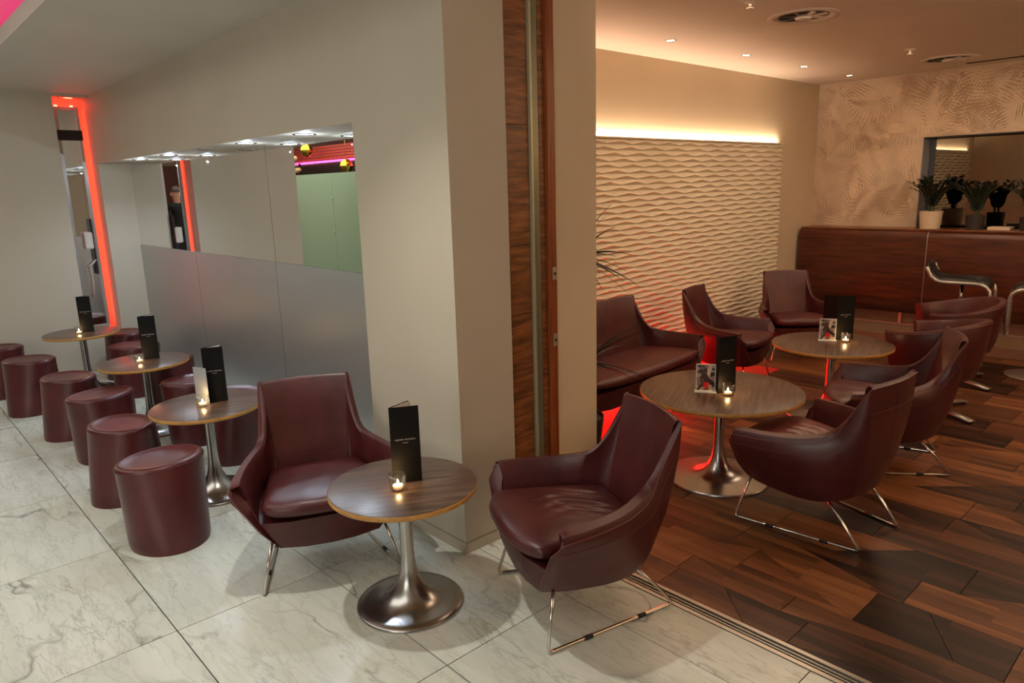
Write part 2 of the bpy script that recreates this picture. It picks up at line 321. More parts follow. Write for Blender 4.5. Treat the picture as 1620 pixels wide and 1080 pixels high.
# niche: mirrors above, satin steel below
mt = thing('wall_mirror', 'large three panel mirror in the upper half of the niche', 'mirror', (XM, 5.3, 1.16))
zz = 1.152
for y0, y1 in ((3.02, 4.57), (4.574, 6.05), (6.054, YF)):
    obj('mirror_panel', B(0, .012, y0-5.3+.002, y1-5.3-.002, 0, ZN-1.16), m_mirror, mt)
sp = thing('steel_wall_panel', 'satin steel cladding in the lower half of the niche', 'wall panel', (XM, 5.3, 0))
for y0, y1 in ((3.02, 4.57), (4.574, 6.05), (6.054, YF)):
    obj('panel', B(-.004, .012, y0-5.3+.0015, y1-5.3-.0015, 0, 1.158), m_satin, sp)
def downlight(label, x, y, z, lamp, r=.045, on=True, group=None, cat='ceiling light'):
    t_ = thing('downlight', label, cat, (x, y, z), 0, group); mb = MB(); mb.lathe([(r, 0), (r*1.12, -.004), (r*1.25, -.005), (r*1.3, -.002), (r*1.3, 0)], 28)
    obj('ring', mb, m_chrome, t_); mb = MB(); mb.lathe([(0, -.0015), (r*.98, -.0015), (r*.98, 0)], 24); obj('lens', mb, lamp, t_); return t_
nlab = ['nearest recessed light in the niche soffit, beside the pier', 'second recessed light from the pier in the niche soffit', 'unlit recessed light in the middle of the niche soffit', 'recessed soffit light just beyond the unlit one', 'farthest recessed light in the niche soffit, near the red alcove']
for i, (y, on) in enumerate(((3.73, 1), (4.51, 1), (5.19, 0), (5.96, 1), (6.69, 1))):
    downlight(nlab[i], 1.925, y, ZN, m_lamp_cool if on else m_grey, .05)
    if on: light('niche_glow', 'POINT', (1.93, y, ZN-.05), 1.5, COOL, .001)
    if on: light('niche_spot', 'SPOT', (1.925, y, ZN-.012), 26, COOL, .03, 2.6, .7)

# alcove: tall mirror slab, red light, dispenser
am = thing('alcove_mirror', 'tall narrow steel framed mirror in the red lit alcove', 'mirror', (1.65, 7.75, .38))
obj('mirror_pane', B(-.07, .075, -.012, 0, .03, 2.02), m_mirror, am); f = MB()
for a, b in ((-.102, -.07), (.075, .101)): f.box(a, b, -.02, .02, 0, 2.05)
f.box(-.07, .075, -.02, .02, 0, .03); f.box(-.07, .075, -.02, .02, 2.02, 2.05); obj('frame', f, m_satin, am)
obj('black_band', B(-.106, .106, -.026, -.012, 1.755, 1.845), m_black, am)
tag(obj('sanitiser_dispenser', B(1.63, 1.70, 7.66, 7.725, 1.14, 1.30, .015), m_white), 'white plastic hand sanitiser dispenser in front of the tall mirror', 'dispenser')
q = MB(); q.box(1.69, 1.71, 7.68, 7.73, .9, 1.42, 0, .004); tag(obj('dispenser_bracket', q, m_black), 'black upright bracket beside the white dispenser', 'bracket')
q = MB(); q.bar([(1.63, 7.69, .98), (1.665, 7.69, 1.0), (1.70, 7.69, 1.04)], .07, .006, (0, 1, 0)); q.bar([(1.645, 7.69, .985), (1.65, 7.69, .84), (1.64, 7.69, .68)], .05, .004, (0, 1, 0)); tag(obj('drip_tray', q, m_white), 'white curved drip tray hanging below the dispenser', 'tray')
q = thing('downlight', 'red glowing round light above the tall alcove mirror', 'ceiling light', (1.66, 7.64, 2.5)); mb = MB(); mb.lathe([(.04, 0), (.05, -.005), (.055, 0)], 24); obj('ring', mb, m_chrome, q); mb = MB(); mb.lathe([(0, -.001), (.039, -.001)], 24); obj('lens', mb, m_led_red2, q)
tag(obj('light_strip', B(1.575, 1.60, 7.79, 7.80, .42, 2.45), m_led_red2), 'red light strip behind the left side of the alcove mirror', 'strip light')
tag(obj('light_strip', B(1.70, 1.725, 7.79, 7.80, .42, 2.45), m_led_red2), 'red light strip behind the right side of the alcove mirror', 'strip light')

# far room seen only in the mirror
gp = thing('glass_partition', 'green frosted glass partition mirrored in the niche', 'partition', (-1.35, 8.6, 0))
for k in range(3): obj('pane', B(0, .012, .0+1.3*k, 1.295+1.3*k, .1, 1.88), m_frost, gp)
for k in range(4):
    for z_ in (.5, 1.0, 1.5): q = MB(); q.lathe([(0, 0), (.015, 0), (.015, .02), (0, .02)], 10, 0, (.02, 1.3*k, z_)); obj('bolt', q, m_chrome, gp)
fa = thing('slatted_fascia', 'slatted fascia with red light painted in, mirrored above the green glass', 'fascia', (-2.0, 9.3, 2.14)); m_slat_redlit = plain('slat_painted_red_light', srgb(205, 70, 66), .5)  # red strip light falling on the slats is put into their colour
for k in range(5):
    obj('slat', B(0, .03, 0, 3.1, .046*k, .046*k+.036), m_slat_redlit, fa)
tag(obj('light_strip', B(-1.99, -1.97, 9.3, 12.3, 2.09, 2.12), m_led_pink), 'pink strip light under the slatted fascia', 'strip light')
tag(obj('dark_window_band', B(-2.05, -2.0, 9.3, 12.4, 1.2, 2.06), m_black), 'black window band between green glass and slatted fascia in the mirror', 'window band')
for i, (y, r, dz) in enumerate(((11.3, .11, .12), (10.05, .11, .42), (9.55, .09, .2))):
    b_ = thing('gold_pendant', ['gold mirrored pendant hanging left over the green glass', 'gold round pendant hanging lowest over the green glass', 'gold pendant at the right edge of the niche mirror'][i], 'pendant', (-1.7, y, 2.52), 0, 'gold pendants')
    q = MB(); q.lathe([(0, -dz-2*r), (r*.5, -dz-1.8*r), (r*.9, -dz-1.3*r), (r, -dz-r), (r*.85, -dz-.5*r), (r*.4, -dz-.1*r), (0, -dz)], 12, sm=False); obj('bauble', q, m_gold, b_)
    q = MB(); q.tube([(0, 0, 0), (0, 0, -dz)], .003, 5); obj('cord', q, m_gold, b_)
fl = thing('flower_arrangement', 'cream flowers beside the green glass, seen in the mirror', 'flowers', (-1.55, 11.75, 1.88)); R = random.Random(5); mpet = plain('cream_petals', srgb(225, 205, 150), .6)
for k in range(16):
    c = (R.uniform(-.1, .1), R.uniform(-.3, .3), R.uniform(.02, .3)); rr = R.uniform(.03, .06); q = MB(); q.lathe([(0, -rr), (rr*.8, -rr*.5), (rr, 0), (rr*.7, rr*.6), (rr*.3, rr*.4), (0, rr*.3)], 8, 0, c); obj('bloom', q, mpet, fl)
q = MB()
for k in range(30):
    c = Vector((R.uniform(-.12, .12), R.uniform(-.35, .35), R.uniform(0, .3))); d = Vector((R.uniform(-1, 1), R.uniform(-1, 1), R.uniform(-.3, 1))).normalized()*.12; sdv = d.cross(Vector((0, 0, 1))).normalized()*.03
    q.add([c, c+d*.5+sdv, c+d, c+d*.5-sdv], [(0, 1, 2, 3)])
obj('foliage', q, m_leaf, fl)['kind'] = 'stuff'; obj('stand', B(-.15, .15, -.3, .3, -1.88, 0), m_darkpot, fl)

# ------------------------------------------------------------------ door pocket between the rooms
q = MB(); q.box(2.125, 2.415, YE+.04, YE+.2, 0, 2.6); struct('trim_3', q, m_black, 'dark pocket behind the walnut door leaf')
dl = thing('folding_door', 'walnut veneered folding door stacked in its wall pocket', 'door', (2.2, YE+.02, 0)); dl.name = 'door_1'; dl['kind'] = 'structure'; del dl['category']
zs = [0.01, .45, 1.04, 1.35, 1.87, 2.55]
for a, b in zip(zs, zs[1:]): obj('panel', B(-.068, .062, -.006, .02, a+.0015, b-.0015), m_walnut, dl)
obj('channel_edge', B(.063, .076, -.022, .02, .01, 2.55, .002), plain('pale_anodised_edge', srgb(176, 174, 146), .3, .4), dl); obj('metal_channel', B(.076, .125, -.006, .02, .01, 2.55), plain('green_grey_metal', srgb(132, 134, 116), .28, .45), dl)
obj('edge_post', B(.161, .208, -.028, .03, .01, 2.55, .002), m_post, dl); obj('inner_post', B(.126, .160, -.008, .02, .01, 2.55), m_walnut, dl)
for z_ in (1.207, .89):
    l_ = obj('latch_plate', B(.180, .203, -.031, -.027, z_-.03, z_+.03, .001), m_alu, dl); q = MB(); q.lathe([(0, 0), (.006, 0), (.006, .004), (0, .004)], 12)
    k_ = obj('keyhole', q, m_black, l_, (.191, -.035, z_)); k_.rotation_euler = (-PI/2, 0, 0)
m = MB(); m.box(2.415, 2.70, YE, 3.75, 0, 2.62); m.box(2.12, 2.45, YE+.2, 3.74, 0, 2.61); struct('wall_divider', m, m_wall_r, 'cream wall end between walnut door pocket and bar room')
struct('trim_4', B(2.10, 2.2, -3, YE, 2.56, 2.9), m_wall)

# ------------------------------------------------------------------ bar room shell
YR, XB, HR = 3.70, 8.08, 2.6
struct('wall_left', B(2.6, 8.6, YR, YR+.1, 0, HR), m_wall_r, 'plain cream wall behind the relief panel')
m = MB(); y0, y1, z0, z1 = .6, 2.61, 1.05, 1.975
m.box(XB, XB+.35, y1, YR+.1, 0, HR); m.box(XB, XB+.35, -3, y0, 0, HR); m.box(XB, XB+.35, y0, y1, z1, HR); m.box(XB, XB+.35, y0, y1, 0, z0)
wb = struct('wall_back', m, m_paperwall, 'bar back wall in beige palm frond wallpaper')
struct('ceiling', B(2.10, 8.6, -3, YR+.1, HR, HR+.1), m_ceil_r, 'warm lit white ceiling of the bar room')
struct('wall_right_side', B(2.2, 8.5, -2.6, -2.5, 0, HR), m_wall_r, 'side wall of the bar room outside the view')
# wallpaper fronds as raised leaflets, in a darker and a lighter tone
R = random.Random(21)
for mt_, nm, cnt, off in ((m_frond_d, 'dark_frond_relief', 60, .0), (m_frond, 'frond_relief', 95, .0)):
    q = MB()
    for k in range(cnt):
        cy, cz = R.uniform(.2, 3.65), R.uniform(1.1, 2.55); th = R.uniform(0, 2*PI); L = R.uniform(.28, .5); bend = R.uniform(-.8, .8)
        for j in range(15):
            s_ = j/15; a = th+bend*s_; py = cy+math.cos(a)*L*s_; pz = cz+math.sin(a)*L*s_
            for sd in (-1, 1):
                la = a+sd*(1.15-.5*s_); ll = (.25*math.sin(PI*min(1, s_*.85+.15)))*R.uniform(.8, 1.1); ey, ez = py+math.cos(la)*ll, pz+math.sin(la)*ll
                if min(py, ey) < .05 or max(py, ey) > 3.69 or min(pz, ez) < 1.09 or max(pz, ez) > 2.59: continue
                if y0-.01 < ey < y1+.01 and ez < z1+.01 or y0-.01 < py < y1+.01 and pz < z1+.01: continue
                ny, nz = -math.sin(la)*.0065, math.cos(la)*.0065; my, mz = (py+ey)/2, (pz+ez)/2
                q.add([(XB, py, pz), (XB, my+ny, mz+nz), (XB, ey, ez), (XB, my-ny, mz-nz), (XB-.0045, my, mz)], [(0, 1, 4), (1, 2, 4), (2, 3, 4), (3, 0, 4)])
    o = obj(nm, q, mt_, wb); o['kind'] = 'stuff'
# recessed smoked mirror behind the bar
bmz = thing('bar_mirror', 'dark smoked mirror recessed behind the bar plants', 'mirror', (XB+.2, (y0+y1)/2, z0)); hw = (y1-y0)/2
obj('mirror_pane', B(-.01, 0, -hw+.01, hw-.01, .01, z1-z0-.01), m_smoked, bmz)
obj('side_reveal', B(-.20, 0, hw-.008, hw, 0, z1-z0), m_grey, bmz); obj('side_reveal', B(-.2, 0, -hw, -hw+.008, 0, z1-z0), m_grey, bmz); obj('top_reveal', B(-.2, 0, -hw, hw, z1-z0-.012, z1-z0), m_black, bmz)
# relief wave panel
PX0, PX1, PZ0, PZ1 = 3.02, 7.19, .12, 1.965
NR = 41; rh = (PZ1-.012-PZ0)/NR; rows = []; nx = 313; lam = .32
def wave(r, x): return abs(((x/lam + r*.37) % 1)*2-1)
for r in range(NR+1):
    zb = PZ0+r*rh
    rows.append([(PX0+(PX1-PX0)*i/(nx-1), YR-.045, zb) for i in range(nx)])
    if r < NR:
        rows.append([(PX0+(PX1-PX0)*i/(nx-1), YR-.045-.016-.014*wave(r, PX0+(PX1-PX0)*i/(nx-1)), zb+.004+rh*.5*wave(r, PX0+(PX1-PX0)*i/(nx-1))) for i in range(nx)])
q = MB(); q.grid(rows, sm=False); q.box(PX0, PX1, YR-.046, YR-.03, PZ0, PZ1-.01); q.box(PX0-.004, PX1+.004, YR-.07, YR-.03, PZ1-.012, PZ1)
wp = thing('relief_panel', 'white wavy ribbed wall panel with a light cove on top', 'wall panel', (0, 0, 0)); me = q.mesh('wave_surface', m_relief, fix=False); link('wave_surface', me, wp)
tag(obj('light_strip', B(PX0, PX1, YR-.022, YR-.006, PZ1-.03, PZ1-.012), m_led_warm), 'warm white strip light along the top of the wavy panel', 'strip light')
tag(obj('light_strip', B(2.8, 5.65, YR-.03, YR-.01, .03, .07), m_led_red), 'red strip light along the foot of the wavy panel', 'strip light')
light('floor_red', 'AREA', (4.25, 3.56, .16), 29, (1, .012, .008), 2.7, sy=.1, rot=(math.radians(-50), 0, 0))
tag(obj('red_glow_panel', B(2.75, 5.72, 2.82, YR-.002, .0, .002), plain('painted_red_glow', srgb(190, 30, 26), .35)), 'added floor panel with red light painted in, under the sofa along the wavy wall', 'floor panel')  # added panel, red glow on the wood floor put into its colour

# ceiling fittings of the bar room
for i, x in enumerate((4.553, 5.6, 6.62, 7.61)):
    downlight(['small warm ceiling spot nearest the left wall edge', 'second small ceiling spot from the left, above the wavy panel', 'third small ceiling spot from the left, above the wavy panel', 'small ceiling spot nearest the palm wallpaper'][i], x, 3.19, HR, m_lamp_warm, .03)
def vent(x, y, r, label):
    t_ = thing('ceiling_vent', label, 'vent', (x, y, HR)); q = MB(); q.lathe([(r*.7, .02), (r*.74, -.006), (r*.98, -.012), (r, -.004), (r, 0)], 48); obj('outer_ring', q, m_ceil_r, t_)
    q = MB(); q.lathe([(0, .03), (r*.7, .02)], 32); q.lathe([(0, -.022), (r*.2, -.02), (r*.24, -.012), (r*.22, .0), (0, 0)], 24); obj('hub', q, m_ceil_r, t_)
    q = MB(); q.lathe([(0, -.001), (r*.7, -.001)], 32); obj('dark_throat', q, plain('dark_throat', srgb(44, 30, 20), .7), t_)
    for k in range(8):
        a = k*PI/4; q = MB(); c, s_ = math.cos(a), math.sin(a); q.add([(c*r*.2, s_*r*.2, -.003), (c*r*.68, s_*r*.68, -.003), (c*r*.68-s_*.03, s_*r*.68+c*.03, -.012), (c*r*.2-s_*.012, s_*r*.2+c*.012, -.012)], [(0, 1, 2, 3)]); obj('blade', q, m_ceil_r, t_)
vent(4.607, 2.242, .215, 'large round air vent in the ceiling nearest the camera'); vent(7.37, 2.236, .235, 'round ceiling vent in front of the palm wallpaper')
for i, (x, y) in enumerate(((3.984, 2.257), (6.534, 2.27))):
    t_ = thing('sprinkler', ['sprinkler head at the top edge beside the large vent', 'sprinkler head between the two round vents'][i], 'sprinkler', (x, y, HR)); q = MB(); q.lathe([(.04, 0), (.036, -.006), (0, -.008)], 20); obj('rose', q, m_ceil_r, t_)
    q = MB(); q.tube([(0, 0, 0), (0, 0, -.035)], .007); q.lathe([(0, -.036), (.02, -.036), (.02, -.039), (0, -.039)], 12); obj('nozzle', q, m_alu, t_)
tag(obj('slot_diffuser', B(7.79, 7.83, .3, 2.216, HR-.006, HR+.002), m_black), 'long dark slot vent in the ceiling before the wallpaper', 'vent')

# ------------------------------------------------------------------ bar
st = thing('bar_step', 'low stone step in front of the bar', 'step', (7.33, 0, 0)); obj('slab', B(0, .74, -2.4, YR-.02, 0, .10, .004), m_step, st)
bar = thing('bar_counter', 'long dark cherry veneered bar counter with rounded ends', 'bar counter', (7.72, 0, .10))
seams = [3.67, 2.376, 1.03, -.3, -1.6]
for a, b in zip(seams, seams[1:]):
    prof = [(.30, .12), (.13, .125), (.05, .155), (.012, .22), (0, .32), (0, .90), (.008, .94), (.03, .962), (.07, .968), (.30, .968)]
    q = MB(); vs = [(x, a-.004, z) for x, z in prof]+[(x, b+.004, z) for x, z in prof]; n_ = len(prof)
    q.add(vs, [(i, i+1, i+1+n_, i+n_) for i in range(n_-1)]+[(n_-1, 0, n_, 2*n_-1)], 0, True); q.add(vs[:n_], [tuple(range(n_))]); q.add(vs[n_:], [tuple(range(n_))]); obj('front_panel', q, m_barwood, bar, sharp=50)
    q = MB(); vv = [(x-.002 if 0 < i < 9 else x, y_, z+(.001 if z > .9 else 0)) for y_ in (b-.003, b+.003) for i, (x, z) in enumerate(prof)]
    q.add(vv, [(i, i+1, i+1+n_, i+n_) for i in range(n_-1)], 0, True); obj('seam_strip', q, m_alu, bar)
obj('counter_top', B(.05, .36, -1.6, 3.67, .968, .985, .003), m_bartop, bar)
obj('plinth', B(.18, .3, -1.6, 3.66, .0, .12), m_step, bar)
for k in range(6): obj('plinth_bracket', B(.15, .18, 2.6-.75*k, 2.63-.75*k, 0, .12), m_alu, bar)
obj('plinth_rail', B(.14, .18, -1.6, 3.6, .0, .012), m_alu, bar)
ZT = 1.085
# ------------------------------------------------------------------ plants on the bar
def pot(r0, r1, h, mat, root):
    q = MB(); q.lathe([(0, 0), (r0, 0), (r1, h), (r1-.006, h), (r1-.008, h-.02), (0, h-.02)], 36); o = obj('pot', q, mat, root, sharp=40); return o
def zz(root, R, n, L, zb, spread=.9):
    q = MB(); st_ = MB()
    for k in range(n):
        a = R.uniform(PI*.42, PI*1.58); lean = R.uniform(.15, spread); ln = L*R.uniform(.75, 1.1); pts = []
        for j in range(9):
            s_ = j/8; e = lean*s_*(.5+.5*s_); pts.append(Vector((math.cos(a)*(.02+ln*math.sin(e)*s_), math.sin(a)*(.02+ln*math.sin(e)*s_), zb+ln*s_*math.cos(e*.8))))
        st_.tube(pts, .005, 5, taper=[1-.08*j for j in range(9)])
        for j in range(2, 9):
            d = (pts[j]-pts[j-1]).normalized(); sdv = d.cross(Vector((0, 0, 1))).normalized(); 
            for sg in (-1, 1):
                b0 = pts[j]; dr = (d*.6+sdv*sg*.8+Vector((0, 0, .1))).normalized(); ll = .075*R.uniform(.8, 1.2)*(L/.3); wv = dr.cross(d).cross(dr).normalized()*ll*.24
                q.add([b0, b0+dr*ll*.45+wv, b0+dr*ll, b0+dr*ll*.45-wv, b0+dr*ll*.5+Vector((0, 0, .004))], [(0, 1, 4), (1, 2, 4), (2, 3, 4), (3, 0, 4)])
    obj('stems', st_, m_stem, root); o = obj('leaves', q, m_leaf, root); o['kind'] = 'stuff'
R = random.Random(11)
p1 = thing('potted_plant', 'dense green plant in a white pot on the bar', 'plant', (7.93, 2.43, ZT)); pot(.088, .105, .17, m_plantpot, p1); zz(p1, R, 18, .30, .15, .7)
p2 = thing('potted_plant', 'dark green plant in a dark pot on the bar beside the white pot', 'plant', (7.93, 2.04, ZT)); pot(.075, .082, .13, m_darkpot, p2); zz(p2, R, 14, .30, .11, .7)
p3 = thing('potted_plant', 'third dark plant on the bar at the right frame edge', 'plant', (7.93, 1.60, ZT)); pot(.08, .09, .12, m_darkpot, p3); zz(p3, R, 14, .30, .1, .7)
tag(obj('serving_board', B(7.86, 8.02, 1.74, 1.92, ZT, ZT+.028, .003), m_plantpot), 'pale flat block on the bar between the dark plants', 'block')

# ------------------------------------------------------------------ seating
def cr(P, n):
    out = []; m_ = len(P)
    for i in range(m_-1):
        p0, p1, p2, p3 = [Vector(P[max(0, min(m_-1, i+j))]) for j in (-1, 0, 1, 2)]
        for k in range(n):
            t_ = k/n; out.append(.5*((2*p1)+(-p0+p2)*t_+(2*p0-5*p1+4*p2-p3)*t_*t_+(-p0+3*p1-3*p2+p3)*t_**3))
    out.append(Vector(P[-1])); return out
def lounge(name, label, ext=0, cat='armchair', cush=None, deepen=None):
    root = thing(name, label, cat)
    rim = [(.256, .368, .468), (.236, .374, .482), (.11, .353, .486), (-.02, .313, .493), (-.12, .262, .512), (-.165, .235, .543), (-.20, .220, .60), (-.284, .208, .748), (-.296, .190, .757), (-.314, .09, .760), (-.320, 0, .761)]
    bot = [(.27, .20, .195), (.20, .215, .188), (.09, .222, .182), (0, .22, .18), (-.07, .21, .183), (-.13, .19, .192), (-.175, .165, .205), (-.20, .14, .215), (-.215, .11, .222), (-.228, .055, .228), (-.232, 0, .23)]
    inb = [(.27, .272, .315), (.20, .272, .315), (.09, .262, .315), (0, .248, .315), (-.06, .235, .315), (-.11, .215, .32), (-.15, .195, .33), (-.17, .17, .335), (-.178, .14, .335), (-.185, .07, .335), (-.187, 0, .335)]
    rim, bot, inb = cr(rim, 4), cr(bot, 4), cr(inb, 4); n_ = len(rim); secs = []
    for i in range(n_):
        d = rim[min(i+1, n_-1)]-rim[max(i-1, 0)]; nr = Vector((d.y, -d.x, 0)).normalized()
        if nr.dot(Vector((-rim[i].x+.05, -rim[i].y, 0))) < 0: nr = -nr
        if i == n_-1: nr = Vector((1, 0, 0))
        th = .052 if i < 16 else max(.03, .052-.003*(i-16)); o_, b_, ib = rim[i], bot[i], inb[i]; ri = o_+nr*th
        out = (o_-b_); hn = Vector((-nr.x, -nr.y, 0)); bul = .028
        fl_ = max(.0, 1-max(0, i-18)/14); sec = [b_, b_.lerp(o_, .12)+hn*bul*.55, b_.lerp(o_, .3)+hn*bul, b_.lerp(o_, .55)+hn*bul, b_.lerp(o_, .78)+hn*(bul*.6+.013*fl_), o_-Vector((0, 0, .018*fl_+.007)), o_+nr*.010+Vector((0, 0, -.004*fl_)), ri-nr*.009+Vector((0, 0, .003*fl_)), ri-Vector((0, 0, .009)), ri.lerp(ib, .4)-nr*.004, ri.lerp(ib, .75)+nr*.004, ib]
        secs.append(sec)
    E_ = lambda p, s_: Vector((p[0], s_*(p[1]+ext), p[2])) if p[1] > 1e-4 or ext == 0 else Vector((p[0], 0, p[2]))
    left = [[E_(p, 1) for p in s_] for s_ in secs]; right = [[E_(p, -1) for p in s_] for s_ in secs]
    if ext: left = left[:-1]; right = right[:-1]; midd = [[Vector((p[0], 0, p[2])) for p in secs[-1]]]
    else: midd = []; right = right[:-1]
    allr = left+midd+right[::-1]
    q = MB(); q.grid(allr, sm=True); q.add(left[0], [tuple(range(12))]); q.add(right[0], [tuple(range(12))[::-1]])
    # under-seat slab with front lip
    bl = [Vector((.295, 0, .188)), Vector((.29, (.1+ext), .19))]+[E_(b_, 1) for b_ in bot[::4]]; bl2 = [Vector((p.x, -p.y, p.z)) for p in bl[1:]][::-1]
    tl = [Vector((.318, 0, .322)), Vector((.315, (.16+ext), .322))]+[E_(b_, 1) for b_ in inb[::4]]; tl2 = [Vector((p.x, -p.y, p.z)) for p in tl[1:]][::-1]
    lb, lt = bl+bl2, tl+tl2; k_ = len(lb); mid_ = [a.lerp(b, .5)+Vector((.008 if a.x > .2 else 0, 0, 0)) for a, b in zip(lb, lt)]
    q.grid([lb, mid_, lt], close=True); q.add(lb, [tuple(range(k_))]); q.add(lt, [tuple(range(k_))[::-1]])
    obj('shell', q, m_leather, root, sharp=42)
    # piping along the outer rim and the arm fronts
    pl = MB(); path = [s_[5]+(s_[5]-s_[8]).normalized()*.001 for s_ in allr]; pl.tube(path, .0022, 5)
    pl.tube([s_[4]+(s_[4]-s_[8]).normalized()*.0008 for s_ in allr], .0012, 4)
    for side in (left[0], right[0]): pl.tube([side[0]]+side[2:6]+[side[6]], .002, 5); pl.tube(side[7:12], .002, 5)
    obj('piping', pl, m_pipe, root)
    # seat cushion
    nu, nv = (60, 56) if deepen else (30, 26); R = random.Random(len(label)); ph = R.uniform(0, 6)
    def cp(a, b, top):
        f_ = -.175+(a+1)/2*.49; hw_ = (.205+(a+1)/2*.066-(.0 if a < .8 else (a-.8)*.05)); hw_ += ext; y = b*hw_
        f2 = f_+(.048*(1-b*b) if a > -1 else 0)*((a+1)/2)**2-(.03*(b**6))*((a+1)/2)**4; e = ((1-abs(a)**7)*(1-abs(b)**9))
        th = .036*max(0, e)**.30; z = .358+.014*a
        if top:
            z += th+.026*e*math.cos(a*1.3)*(1-b*b*.8)
            if deepen: g = math.exp(-((f2-.02)/.13)**2-((y-deepen[0])/.11)**2); z += g*(.015*(abs(math.sin(y*48+1.6*math.sin(f2*17)+ph))-.4)+.004*math.sin(y*130+f2*60))*e-g*.006
            else: z += .0018*math.sin(y*42+f2*25+ph)*e
        else: z -= th*.9
        return Vector((f2, y, z))
    cs = MB()
    for top in (1, 0): cs.grid([[cp(-1+2*i/nu, -1+2*j/nv, top) for j in range(nv+1)] for i in range(nu+1)])
    obj('seat_cushion', cs, cush or m_leather, root)
    # sled legs
    for sg in (1, -1):
        yf, yr = sg*(.285+ext), sg*(.178+ext*.98)
        pts = [(.232, sg*(.232+ext), .21), (.254, yf-sg*.026, .115), (.274, yf-sg*.003, .026), (.272, yf, .009), (.255, yf-sg*.003, .0072), (0, (yf+yr)/2, .0072), (-.262, yr+sg*.002, .0072), (-.277, yr, .009), (-.279, yr, .02), (-.20, yr+sg*.002, .115), (-.115, sg*(.17+ext), .2)]
        q = MB(); q.tube(pts, .0068, 8); lf = obj('sled_leg', q, m_chrome, root)
        for t0 in (.25, .72):
            a = Vector(pts[4]).lerp(Vector(pts[6]), t0); b = Vector(pts[4]).lerp(Vector(pts[6]), t0+.07); q = MB(); q.tube([a, b], .0085, 8); obj('glide', q, m_black, lf)
    return root
D = math.radians
ch0 = lounge('armchair', 'burgundy leather armchair right of the front table, wrinkled seat, facing left', deepen=(-.02, 0))
ch0.location = (1.93, 1.708, 0); ch0.rotation_euler = (0, 0, D(156)); ch0['group'] = 'burgundy armchairs'
proto = lounge('armchair', 'burgundy leather armchair left of the front table, facing the camera'); proto['group'] = 'burgundy armchairs'
proto.location = (1.37, 2.795, 0); proto.rotation_euler = (0, 0, D(249.5))
pale = lounge('armchair', 'burgundy leather armchair at the near right, back to the camera, paler seat', cush=m_leather_lit, deepen=(0, 0)); pale['group'] = 'burgundy armchairs'
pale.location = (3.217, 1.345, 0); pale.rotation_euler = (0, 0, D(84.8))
dup(proto, (4.215, 1.40, 0), D(117), 'burgundy leather armchair directly behind the near right one, facing the tables', 'burgundy armchairs')
dup(proto, (5.10, 2.99, 0), D(-80), 'burgundy leather armchair between the sofa and the corner, side on to the wavy panel', 'burgundy armchairs')
dup(proto, (6.27, 2.98, 0), D(226), 'burgundy leather armchair in the far corner at the end of the wavy panel', 'burgundy armchairs')
sofa = lounge('sofa', 'burgundy leather two seat sofa against the wavy white panel', ext=.36, cat='sofa'); sofa.location = (3.86, 3.10, 0); sofa.rotation_euler = (0, 0, D(-88))

# barrel chairs with star base
def tub(label, loc, rz):
    root = thing('tub_chair', label, 'armchair', loc, rz, 'round barrel chairs'); q = MB(); a0, a1 = D(45), D(315); n_ = 40; rows = []
    for k in range(n_+1):
        a = a0+(a1-a0)*k/n_; bk = (1-math.cos((k/n_)*2*PI))/2; zt = .575+.09*bk; c, s_ = math.cos(a), math.sin(a)
        prof = [(.22, .25), (.26, .27), (.285, .34), (.31, .48), (.328, zt-.012), (.322, zt), (.285, zt), (.275, zt-.012), (.262, .5), (.25, .36), (.24, .30)]
        rows.append([Vector((r*c, r*s_, z)) for r, z in prof])
    q.grid(rows); q.add(rows[0], [tuple(range(11))]); q.add(rows[-1], [tuple(range(11))[::-1]]); q.lathe([(0, .24), (.22, .25), (.262, .28), (.27, .31), (0, .31)], 40); obj('shell', q, m_leather, root, sharp=45)
    q = MB(); q.tube([rw[4] for rw in rows], .0025, 5); obj('piping', q, m_pipe, root)
    q = MB(); q.lathe([(0, .31), (.23, .31), (.25, .33), (.25, .375), (.225, .40), (0, .408)], 36); obj('seat_cushion', q, m_leather, root)
    q = MB(); q.lathe([(0, .02), (.028, .02), (.028, .24), (0, .24)], 20); obj('column', q, m_alu, root)
    for k in range(4):
        a = D(45+90*k)-rz+D(20); c, s_ = math.cos(a), math.sin(a); q = MB(); q.bar([(c*.02, s_*.02, .038), (c*.2, s_*.2, .032), (c*.35, s_*.35, .018)], .055, .012, (-s_, c, 0)); ft = obj('base_arm', q, m_alu, root)
        q = MB(); q.lathe([(0, 0), (.012, 0), (.012, .016), (0, .016)], 10, 0, (c*.335, s_*.335, 0)); obj('foot', q, m_black, ft)
    return root
tub('round burgundy barrel chair nearer the camera, beside the far coffee table', (5.36, 1.55, 0), D(86))
tub('round burgundy barrel chair behind the nearer one, in front of the bar stools', (6.26, 1.68, 0), D(120))

